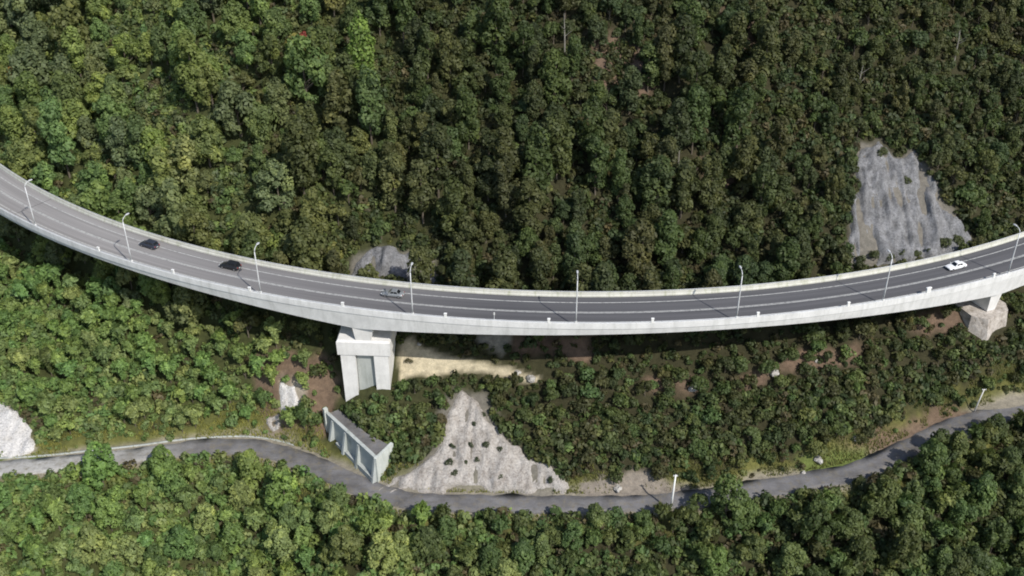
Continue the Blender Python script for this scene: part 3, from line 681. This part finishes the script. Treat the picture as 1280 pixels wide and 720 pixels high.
def proto(kind, seed):
    """unit prototypes: real sizes, later scaled a little. returns crown mesh, trunk mesh, radius, height"""
    rg = np.random.default_rng(seed); q = random.Random(seed); lobes = []; limbs = []
    if kind == 'broad':
        Hh, Rr = q.uniform(9.5, 12.5), q.uniform(3.7, 4.7); nl = q.randint(30, 38); ex = q.uniform(.55, .9); lop = q.uniform(0, 6.28)
        for k in range(nl):
            t = (k + q.random()) / nl; a = q.uniform(0, 6.28); prof = math.sin(math.pi * (.20 + .76 * t)) ** ex
            rr = Rr * prof * q.uniform(.35, .85) * (1 + .18 * math.cos(a - lop))
            r = q.uniform(.8, 1.55) * (.75 + .35 * prof); lobes.append((rr * math.cos(a), rr * math.sin(a), Hh * (.14 + .78 * t), r, r * q.uniform(.85, 1.3)))
        size, dens = .40, 6.5
    elif kind == 'tall':
        Hh, Rr = q.uniform(13, 16), q.uniform(2.8, 3.6); nl = q.randint(24, 30)
        for k in range(nl):
            t = (k + q.random()) / nl; a = q.uniform(0, 6.28); rr = Rr * q.uniform(.15, .8) * math.sin(math.pi * (0.12 + .8 * t)) ** .7
            r = q.uniform(.8, 1.45); lobes.append((rr * math.cos(a), rr * math.sin(a), Hh * (.18 + .77 * t), r, r * q.uniform(1.0, 1.5)))
        size, dens = .38, 7.5
    elif kind == 'column':
        Hh, Rr = q.uniform(10, 12), q.uniform(1.7, 2.0); nl = 16
        for k in range(nl):
            t = (k + .5) / nl; a = k * 2.4; rr = Rr * .5 * math.sin(math.pi * (.14 + .84 * t)) ** .8
            r = Rr * .62 * (math.sin(math.pi * (.15 + .78 * t)) ** .6); lobes.append((rr * math.cos(a), rr * math.sin(a), Hh * (.12 + .83 * t), r, r * 1.5))
        size, dens = .30, 8
    elif kind == 'small':
        Hh, Rr = q.uniform(5.0, 7.0), q.uniform(2.3, 3.0); nl = q.randint(13, 18)
        for k in range(nl):
            a = q.uniform(0, 6.28); rr = Rr * math.sqrt(q.random()) * .75; r = q.uniform(.6, 1.1)
            lobes.append((rr * math.cos(a), rr * math.sin(a), Hh * (.28 + .6 * (1 - (rr / Rr) ** 1.6) * q.uniform(.6, 1)), r, r * q.uniform(.8, 1.15)))
        size, dens = .34, 8
    elif kind == 'shrub':
        Hh, Rr = q.uniform(2.8, 4.0), q.uniform(1.5, 2.1); nl = q.randint(8, 12)
        for k in range(nl):
            a = q.uniform(0, 6.28); rr = Rr * math.sqrt(q.random()) * .7; r = q.uniform(.55, .9)
            lobes.append((rr * math.cos(a), rr * math.sin(a), Hh * (.2 + .6 * (1 - (rr / Rr) ** 1.6) * q.uniform(.5, 1)), r, r * q.uniform(.9, 1.4)))
        size, dens = .30, 9
    if kind == 'plume':                                             # arching bamboo-like plumes
        Hh, Rr = q.uniform(5, 7), q.uniform(1.9, 2.5); PP, NN, TT = [], [], []
        for k in range(44):
            a = q.uniform(0, 6.28); out = Rr * q.uniform(.2, 1.0); top = Hh * q.uniform(.7, 1.0)
            t = rg.uniform(.2, 1, 46); rr = out * t ** 2; z = top * (1 - (1 - t) ** 1.6) - out * .35 * t ** 4
            PP.append(np.stack([np.cos(a) * rr, np.sin(a) * rr, z], 1) + rg.normal(0, .16, (46, 3))); NN.append(np.tile([math.cos(a), math.sin(a), .5], (46, 1)) + rg.normal(0, .5, (46, 3)))
            TT.append(np.clip(rg.normal(.5, .16, 46) + q.gauss(0, .12), 0, 1))
        Vv, F = quads(np.concatenate(PP), np.concatenate(NN), .42, rg, .38); T_ = np.concatenate(TT)
        lobes = [(0, 0, Hh * .5, .5, .5)]
    else:
        Vv, F, T_ = lobed(lobes, dens, size, rg)
    cme = np_mesh('crown', Vv, F); face_float(cme, 'tint', T_); cme.materials.append(M['leaf'])
    b = MB(); tr = {'broad': .28, 'tall': .22, 'column': .16, 'small': .14, 'shrub': .07, 'plume': .12}[kind]; th = {'broad': .55, 'tall': .85, 'column': .8, 'small': .55, 'shrub': .45, 'plume': .4}[kind] * Hh
    bx, by = q.uniform(-.3, .3), q.uniform(-.3, .3)
    b.tube([(0, 0, -1.6), (0, 0, 0), (bx * .5, by * .5, th * .5), (bx, by, th)], [tr * 1.35, tr, tr * .8, tr * .35], 7)
    for (x, y, z, r, qq) in lobes[::3][:6]:
        z0 = min(th * .9, max(th * .35, z - .6 - 0.5 * math.hypot(x, y))); f = z0 / th
        b.tube([(bx * f, by * f, z0), ((bx * f + x) * .5, (by * f + y) * .5, (z0 + z) * .5 + .2), (x, y, z)], [tr * .5, tr * .32, tr * .12], 5)
    tme = bpy.data.meshes.new('trunk'); tme.from_pydata(b.v, [], b.f); tme.materials.append(M['bark'])
    return dict(crown=cme, trunk=tme, R=Rr, H=Hh)
PROT = {k: [proto(k, 100 * i + j) for j in range(n_)] for i, (k, n_) in enumerate((('broad', 6), ('tall', 6), ('column', 2), ('small', 6), ('shrub', 5), ('plume', 4)), 1)}
NAME = {'broad': 'broadleaf_tree', 'tall': 'slender_tree', 'column': 'columnar_tree', 'small': 'small_tree', 'shrub': 'shrub', 'plume': 'bamboo_clump'}
CAT = {'broad': 'tree', 'tall': 'tree', 'column': 'tree', 'small': 'tree', 'shrub': 'shrub', 'plume': 'bamboo'}

# keep-out tests in plan
KEEP_OUT = [(SAND, .6), (SCAR_R, .8), (SCAR_P, .8), (SCAR_M, .8), (SCAR_L, .8), (SCAR_S1, .4), (SCAR_S2, .3), (PLAT, .8), (FRONT, .8), (PATH2, .3)]
def road_d(x, y): return (y - np.interp(x, TX, TY)) * np.interp(x, TX, TC)
def bridge_d(x, y): return np.hypot(x - CX, y - CY) - RC              # + towards the camera side
# picture rows that stay open: soffit of the viaduct, and the verge of the lower road
su = []; 
for s in np.linspace(S0, S1, 220):
    su.append(proj(*arc(s, 218.4, -depth(s))))
su = np.array(su); SOFF_U, SOFF_V = su[:, 0], su[:, 1]
CAN = np.array([(-80, 597), (0, 594), (60, 592), (100, 588), (112, 572), (135, 572), (150, 588), (178, 580), (192, 566), (226, 566), (236, 574), (290, 564), (330, 570), (370, 586), (420, 606), (460, 626), (500, 635), (560, 628), (620, 636), (680, 624), (700, 634), (760, 628), (850, 632), (880, 606), (930, 604), (945, 616), (1010, 608), (1090, 594), (1135, 574), (1150, 540), (1185, 532), (1200, 518), (1260, 518), (1300, 520), (1400, 505)], float)

PAL_L = [(.100, .136, .044), (.118, .140, .050), (.084, .128, .048), (.108, .124, .054), (.080, .106, .042), (.126, .156, .050), (.092, .112, .056)]
PAL_G = [(.115, .168, .054), (.134, .176, .058), (.098, .158, .054), (.150, .178, .070), (.110, .150, .060)]
PAL_N = [(.074, .104, .036), (.084, .104, .038), (.064, .098, .036), (.082, .096, .036), (.070, .090, .034)]
PAL_M = [(.074, .092, .032), (.084, .093, .034), (.062, .086, .032), (.080, .084, .034), (.066, .078, .031)]
PAL_R = [(.048, .060, .022), (.055, .061, .024), (.041, .058, .024), (.056, .058, .025), (.041, .051, .022), (.050, .070, .024)]
def palette(x, y, rd, q):
    """species mix changes along the hillside"""
    if rd < -2: t = float(smooth(-80, 60, x)) * 0.62
    elif bridge_d(x, y) < 0: t = float(smooth(-95, 5, x)) * 1.0
    else: t = 0.78 * float(smooth(-70, 0, x))
    t = t * 2 + q.gauss(0, .28)
    a = q.choice((PAL_G if bridge_d(x, y) > 0 else PAL_L) if t < .6 else (PAL_N if bridge_d(x, y) > 0 else PAL_M) if t < 1.4 else PAL_R); k = q.uniform(.82, 1.18)
    h_ = q.uniform(-.05, .05)
    return (a[0] * k * (1 + h_), a[1] * k, a[2] * k * (1 - h_))

GAPS = [(ground_at([u_], [v_])[0], r_) for u_, v_, r_ in ((158, 55, 5.5), (200, 150, 6.5), (225, 195, 5), (408, 62, 4.5), (494, 120, 5.0), (300, 262, 4.5), (98, 250, 3.5), (655, 40, 4.0), (520, 235, 4.0), (770, 80, 4.5), (1195, 45, 4), (1100, 130, 4))]
trees = []                                                           # x, y, r accepted
tarr = np.zeros((0, 3))
def zone_of(x, y):
    rd = float(road_d(x, y)); bd = float(bridge_d(x, y))
    if rd < 0: return 'bottom'
    if bd > 0: return 'low_left' if x < -42 else 'low_right'
    return 'up_left' if x < -38 else 'up_mid' if x < 62 else 'up_right'
WHERE = {'bottom': [(-95, 'at the far left'), (-62, 'left of the road bend'), (-30, 'opposite the buttressed wall'), (10, 'opposite the pale rock slope'), (45, 'beside the white pole'), (80, 'opposite the grassy bank'), (400, 'at the far right')],
         'low': [(-95, 'near the left edge'), (-68, 'below the dark blue car'), (-42, 'beside the brown soil'), (-20, 'beside the tall pier'), (8, 'beside the pale rock slope'), (35, 'below mid viaduct'), (68, 'above the white pole'), (400, 'near the right pier')],
         'up': [(-110, 'at the far left'), (-84, 'above the dark blue car'), (-60, 'above the black car'), (-30, 'above the silver car'), (0, 'left of centre'), (30, 'right of centre'), (62, 'left of the rock scar'), (92, 'around the rock scar'), (400, 'at the far right')]}
LOOK = {'broad': 'broadleaf tree', 'tall': 'slender tree', 'column': 'columnar tree', 'small': 'bushy tree', 'shrub': 'shrub', 'plume': 'bamboo clump'}
cnt = {}
def place(kind, x, y, scale, colr, label=None, group=None, zs=1.0, force=False, pi=None):
    pr = random.choice(PROT[kind]) if pi is None else PROT[kind][pi]
    z = float(H(x, y)) 
    o = empty(NAME[kind], (x, y, z - 0.05), random.uniform(0, 6.28)); o.scale = (scale, scale, scale * zs)
    t = bpy.data.objects.new('trunk', pr['trunk']); COL.objects.link(t); t.parent = o
    c = bpy.data.objects.new('crown', pr['crown']); COL.objects.link(c); c.parent = o; c.color = (*colr, 1)
    if label is None:
        zn = zone_of(x, y).split('_')[0]; sub = next(w for lim, w in WHERE[zn] if x < lim)
        rd = float(road_d(x, y)); bd = float(bridge_d(x, y)); v_ = float(proj(x, y, z + pr['H'] * scale * zs * .6)[1])
        if zn == 'bottom': row = 'beside the lower road' if rd > -8 else 'below the lower road' if v_ < 690 else 'along the bottom edge'
        elif zn == 'low': row = 'under the viaduct' if bd < 7 else 'just downhill of the viaduct' if bd < 15 else 'just above the lower road' if rd < 9 else 'between viaduct and road'
        else: row = 'along the top edge' if v_ < 45 else 'high on the slope' if v_ < 150 else 'behind the viaduct' if bd < -14 else 'close behind the parapet'
        lum = colr[1]; hue = colr[0] / colr[1]; tone = ('pale ' if lum > .168 else 'light ' if lum > .135 else 'mid ' if lum > .085 else 'dark ' if lum > .058 else 'very dark ') + ('olive' if hue > .90 else 'green' if hue > .76 else 'leaf green')
        hh = scale * zs * pr['H'] / {'broad': 8.5, 'tall': 11, 'column': 11, 'small': 5.4, 'shrub': 3.4, 'plume': 5.4}[kind]; big = 'tall ' if hh > 1.12 else 'short ' if hh < .84 else ''
        label = big + tone + ' ' + LOOK[kind] + ' ' + row + ' ' + sub; group = LOOK[kind] + 's ' + {'bottom': 'below the lower road', 'low': 'between viaduct and lower road', 'up': 'above the viaduct'}[zn]
    tag(o, label, CAT[kind], group); cnt[kind] = cnt.get(kind, 0) + 1
    return o

def try_spots(n_, xr, yr_, pick, sep, limit):
    """scatter plants of one zone without letting them run into each other"""
    global tarr
    got = 0
    for _ in range(n_):
        if got >= limit: break
        x = random.uniform(*xr); y = random.uniform(*yr_)
        k = pick(x, y)
        if k is None: continue
        kind, scale = k
        if cnt.get(kind, 0) >= 298: continue
        pr_i = random.randrange(len(PROT[kind])); pr = PROT[kind][pr_i]; R_, H_ = pr['R'] * scale, pr['H'] * scale
        if len(tarr) and (np.hypot(tarr[:, 0] - x, tarr[:, 1] - y) < (tarr[:, 2] + R_) * sep).any(): continue
        if any(math.hypot(x - g_[0], y - g_[1]) < r_ + R_ * .5 for g_, r_ in GAPS): continue
        rd = float(road_d(x, y)); bd = float(bridge_d(x, y)); z = float(H(x, y))
        if abs(rd) < ROADW + 0.6 + (R_ * .75 if rd > 0 else R_ * 0.35): continue
        if abs(bd) < 5.6 + R_ and z + H_ > -6.0: continue
        if np.hypot(x - L1(0, 0)[0], y - L1(0, 0)[1]) < 7.5 + R_ * .4 or np.hypot(x - L2(0, 3)[0], y - L2(0, 3)[1]) < 7 + R_ * .4: continue
        if any(float(sdist(np.array(x), np.array(y), q_)) > -(m_ + R_ * .55) for q_, m_ in KEEP_OUT): continue
        u0, v0 = proj(x, y, z); u1, v1 = proj(x, y, z + H_)
        if not (-70 < u0 < 1350 and v1 < 760 and v0 > -25): continue
        if rd < 0:                                                  # keep the road open where the photo shows it
            cv = np.interp([u1 - 12, u1, u1 + 12], CAN[:, 0], CAN[:, 1]).max()
            if v1 < cv - 3: continue
        elif bd > 0:
            if v1 < np.interp(u1, SOFF_U, SOFF_V) + 5: continue
            sc_ = sdist(np.array(x), np.array(y), SCAR_M)
            # do not stand in front of the wall, the pier or the pale slope
            if (400 < u1 < 500 and 425 < v1 < 625 and 395 < u0 < 505): continue
            if 478 < u1 < 700 and v1 < 600 and sc_ > -4 and y < SCAR_M[4][1]: continue
        else:
            if v0 > np.interp(u0, SOFF_U, SOFF_V) - 30 and z + H_ > -3 and abs(bd) < 6.5 + R_: continue
        place(kind, x, y, scale, palette(x, y, rd, random), pi=pr_i, zs=random.uniform(.88, 1.15)); tarr = np.vstack([tarr, [x, y, R_]]); got += 1
    return got

# singled-out trees first
def special(kind, u, v, scale, colr, lab, zs=1.0):
    global tarr
    g = ground_at([u], [v])[0]; o = place(kind, g[0], g[1], scale, colr, lab, zs=zs); tarr = np.vstack([tarr, [g[0], g[1], 2.2 * scale]])
special('column', 455, 112, 1.6, (.120, .172, .045), 'bright green narrow columnar tree near the top edge above the black car', 1.1)
special('broad', 372, 80, .62, (.16, .15, .05), 'small yellow green tree near the top edge beside the red flowering one')
special('small', 380, 58, .62, (.22, .05, .042), 'small tree with red blossom near the top edge')
special('broad', 196, 205, .95, (.135, .175, .05), 'light yellow green round tree above the dark blue car')
special('small', 350, 318, 1.0, (.14, .17, .05), 'light green small tree just behind the parapet right of the black car')
special('small', 22, 100, .9, (.21, .13, .045), 'rusty orange leaved small tree near the upper left corner')
special('small', 778, 125, .7, (.16, .07, .035), 'small reddish brown tree on the dark slope above mid viaduct')
special('broad', 268, 120, .9, (.125, .16, .05), 'fresh green tree among grey green ones above the black car')
special('broad', 130, 608, .92, (.10, .165, .05), 'round green tree hiding the lower road below the dark blue car')
special('small', 98, 598, .9, (.12, .165, .05), 'light green small tree at the road edge left of the round green one')
special('broad', 207, 600, .78, (.11, .16, .05), 'green tree leaning over the lower road before its bend, right of the round one')
special('broad', 905, 650, .9, (.07, .098, .034), 'green tree standing across the lower road right of the white pole')
special('small', 872, 640, .9, (.064, .084, .03), 'dark green small tree hiding the road edge close right of the white pole')
special('broad', 1172, 566, .60, (.06, .078, .03), 'dark tree hiding the lower road where it climbs at right')
special('broad', 1240, 550, .62, (.058, .074, .029), 'dark tree in front of the lower road at the right edge')
def up_pick(x, y):
    zn = zone_of(x, y); q = random.random()
    if zn == 'up_left': return ('broad', random.choice((.62, .8, .95, 1.1, 1.3))) if q < .58 else ('tall', random.uniform(.75, 1.3)) if q < .85 else ('small', random.uniform(.8, 1.2))
    if zn == 'up_mid': return ('tall', random.choice((.5, .65, .8, .95, 1.15))) if q < .5 else ('broad', random.uniform(.55, .85)) if q < .72 else ('small', random.uniform(.75, 1.2))
    if zn == 'up_right': return ('small', random.uniform(.7, 1.15)) if q < .55 else ('tall', random.uniform(.45, .75)) if q < .8 else ('broad', random.uniform(.45, .7))
def low_pick(x, y):
    zn = zone_of(x, y); q = random.random()
    if zn == 'low_left': return ('plume', random.uniform(.75, 1.2)) if q < .55 else ('small', random.uniform(.55, .85)) if q < .75 else ('shrub', random.uniform(.8, 1.2))
    if zn == 'low_right': return ('small', random.uniform(.5, .85)) if q < .45 else ('shrub', random.uniform(.8, 1.2)) if q < .75 else ('plume', random.uniform(.45, .7))
def bot_pick(x, y):
    if zone_of(x, y) != 'bottom': return None
    q = random.random()
    return ('broad', random.uniform(.5, .85)) if q < .5 else ('small', random.uniform(.8, 1.25)) if q < .8 else ('plume', random.uniform(.8, 1.2))
print('up', try_spots(14000, (-165, 165), (-2, 128), up_pick, .50, 640))
print('low', try_spots(9000, (-130, 135), (-34, 40), low_pick, .52, 360))
print('bottom', try_spots(9000, (-135, 150), (-62, 4), bot_pick, .48, 300))
# planted pockets on the pale rock slope
for i, (u, v) in enumerate(((566, 561), (587, 561), (608, 560), (625, 565), (561, 582), (581, 581), (597, 578), (568, 595), (624, 601), (603, 523), (594, 534), (688, 604))):
    g = ground_at([u], [v])[0]; place('shrub', g[0], g[1], random.uniform(.36, .52), (.035, .045, .025), 'small dark tuft rooted in a pocket of the pale rock slope', 'tufts on the pale rock slope')
for u, v in ((1074, 330), (1092, 326), (1110, 328), (1126, 322), (1143, 324), (1160, 318), (1178, 312), (1196, 308), (1102, 200), (1133, 232)):
    g = ground_at([u], [v])[0]; place('shrub', g[0], g[1], random.uniform(.5, .8), (.05, .06, .026), 'dark shrub growing on the bare grey rock scar', 'shrubs on the grey rock scar')
g = ground_at([512], [456])[0]; place('shrub', g[0], g[1], .5, (.06, .055, .03), 'single dark bush on the sandy track beside the pier')
print(cnt)

# bare dead trees
def dead(u, v, h, lab, seed):
    g = ground_at([u], [v])[0]; q = random.Random(seed); o = empty('dead_tree', g); tag(o, lab, 'tree')
    top = (q.uniform(-.6, .6), q.uniform(-.3, .3), h)
    MB().tube([(0, 0, -1), (top[0] * .4, top[1] * .4, h * .5), top], [.22, .16, .05], 6).build('trunk', M['pale_bark'], o)
    for k in range(5):
        f = q.uniform(.45, .9); a = q.uniform(0, 6.28); L_ = q.uniform(.8, 2.0)
        MB().tube([(top[0] * f, top[1] * f, h * f), (top[0] * f + math.cos(a) * L_, top[1] * f + math.sin(a) * L_, h * f + L_ * .8)], [.08, .02], 4).build('branch', M['pale_bark'], o)
dead(706, 75, 11, 'bare pale dead tree near the top edge above mid viaduct', 1)
dead(1068, 128, 9, 'bare pale dead tree above the grey rock scar', 2)
dead(848, 205, 8, 'bare pale dead tree standing on the dark slope above right of centre', 3)
dead(1192, 80, 8, 'bare pale dead tree near the upper right corner', 4)

# undergrowth: low scrub that covers all ground between the trees
def scatter_scrub():
    N_ = 60000
    x = rng.uniform(-160, 160, N_); y = rng.uniform(-64, 125, N_); z = H(x, y)
    u, v = proj(x, y, z); rd = road_d(x, y); bd = bridge_d(x, y)
    ok = (u > -50) & (u < 1330) & (v < 745) & (v > -25) & (np.abs(rd) > ROADW + 1.0)
    for q_, m_ in KEEP_OUT: ok &= sdist(x, y, q_) < -m_ * .5 + fbm(x, y, 3, 91, 2)
    for tx_, ty_, tr_ in tarr:                                       # none in the deep shade right under a crown
        ok &= ~((np.abs(x - tx_) < tr_) & (np.hypot(x - tx_, y - ty_) < tr_ * .62))
    ok &= rng.random(N_) < np.where(bd > 0, 1.0, .75)
    for q_ in BROWN: ok &= ~((sdist(x, y, q_) > -.3) & (rng.random(N_) < (.72 if np.mean([p_[1] for p_ in q_]) < 20 else .35)))
    for q_ in GRASS: ok &= ~((sdist(x, y, q_) > 0) & (rng.random(N_) < .93))
    ok &= sdist(x, y, RUBBLE) < -.5
    l1 = L1(0, 0); ok &= np.hypot(x - l1[0], y - l1[1]) > 6.5
    l2 = L2(0, 3); ok &= np.hypot(x - l2[0], y - l2[1]) > 5.5
    ok &= ~((np.abs(bd) < 6) & (rng.random(N_) < .35))
    ok &= ~((rd > 0) & (rd < 6.0) & (rng.random(N_) < .6))
    x, y, z, rd, bd = x[ok], y[ok], z[ok], rd[ok], bd[ok]
    n_ = len(x); VV, FF, TT, CC = [], [], [], []; off = 0
    tmpl = []
    for k in range(10):
        rg = np.random.default_rng(900 + k); q = random.Random(k); lob = []
        for j in range(q.randint(3, 5)):
            a = q.uniform(0, 6.28); rr = q.uniform(0, .75); r = q.uniform(.4, .7); lob.append((rr * math.cos(a), rr * math.sin(a), q.uniform(.3, 1.1), r, r * q.uniform(.8, 1.5)))
        tmpl.append(lobed(lob, 7.0, .34, rg))
    print('scrub clumps', n_, 'quads each', np.mean([len(t[1]) for t in tmpl]))
    for i in range(n_):
        V_, F_, T_ = tmpl[rng.integers(10)]
        s = rng.uniform(.6, 1.5); 
        if bd[i] > 0 and 0 < rd[i] < 7: s *= .6
        if abs(bd[i]) < 7: s *= .7
        a = rng.uniform(0, 6.28); c, q = math.cos(a), math.sin(a)
        VV.append(np.stack([(V_[:, 0] * c - V_[:, 1] * q) * s + x[i], (V_[:, 0] * q + V_[:, 1] * c) * s + y[i], V_[:, 2] * s * rng.uniform(.8, 1.4) + z[i] - .15], 1))
        FF.append(F_ + off); off += len(V_); TT.append(T_)
        cl = np.array(palette(x[i], y[i], rd[i], random)) * .92
        if rng.random() < (.05 if x[i] < -30 else .09): cl = np.array((.078, .066, .036)) * rng.uniform(.6, 1.1)
        CC.append(np.tile(cl, (len(F_), 1)))
    me = np_mesh('undergrowth', np.concatenate(VV), np.concatenate(FF)); face_float(me, 'tint', np.concatenate(TT)); face_col(me, 'col', np.concatenate(CC))
    tag(link('undergrowth', me, M['scrub']), 'dense low scrub and saplings covering the ground between the trees', 'undergrowth', kind='stuff')
scatter_scrub()

# rough grass on the verges of the lower road
def grass():
    N_ = 42000
    x = rng.uniform(-135, 140, N_); off = rng.uniform(ROADW + .5, 8, N_) * np.where(rng.random(N_) < .6, 1, -1)
    y = np.interp(x, TX, TY) + off / np.interp(x, TX, TC); z = H(x, y)
    ok = np.ones(N_, bool)
    for q_, m_ in KEEP_OUT: ok &= sdist(x, y, q_) < -.1
    ok &= (sdist(x, y, RUBBLE) < 0) | (rng.random(N_) < .1)
    ok &= fbm(x, y, 6, 55, 3) > -.15
    x, y, z = x[ok], y[ok], z[ok]; n_ = len(x)
    P_ = np.stack([x, y, z + .18], 1); a = rng.uniform(0, 6.28, n_)
    T = np.stack([np.cos(a), np.sin(a), 0 * a], 1) * .13; U = np.stack([rng.normal(0, .15, n_), rng.normal(0, .15, n_), rng.uniform(.25, .6, n_)], 1)
    Vv = np.stack([P_ - T - [0, 0, .25], P_ + T - [0, 0, .25], P_ + U], 1).reshape(-1, 3)
    me = np_mesh('verge_grass', Vv, np.arange(n_ * 3).reshape(n_, 3)); face_float(me, 'tint', np.clip(rng.normal(.5, .2, n_), 0, 1))
    w = smooth(-60, 60, x)[:, None]; face_col(me, 'col', np.array((.17, .17, .055)) * (1 - w) + np.array((.11, .115, .045)) * w)
    tag(link('verge_grass', me, M['scrub']), 'rough yellowish grass along both verges of the lower road', 'grass', kind='stuff')
grass()
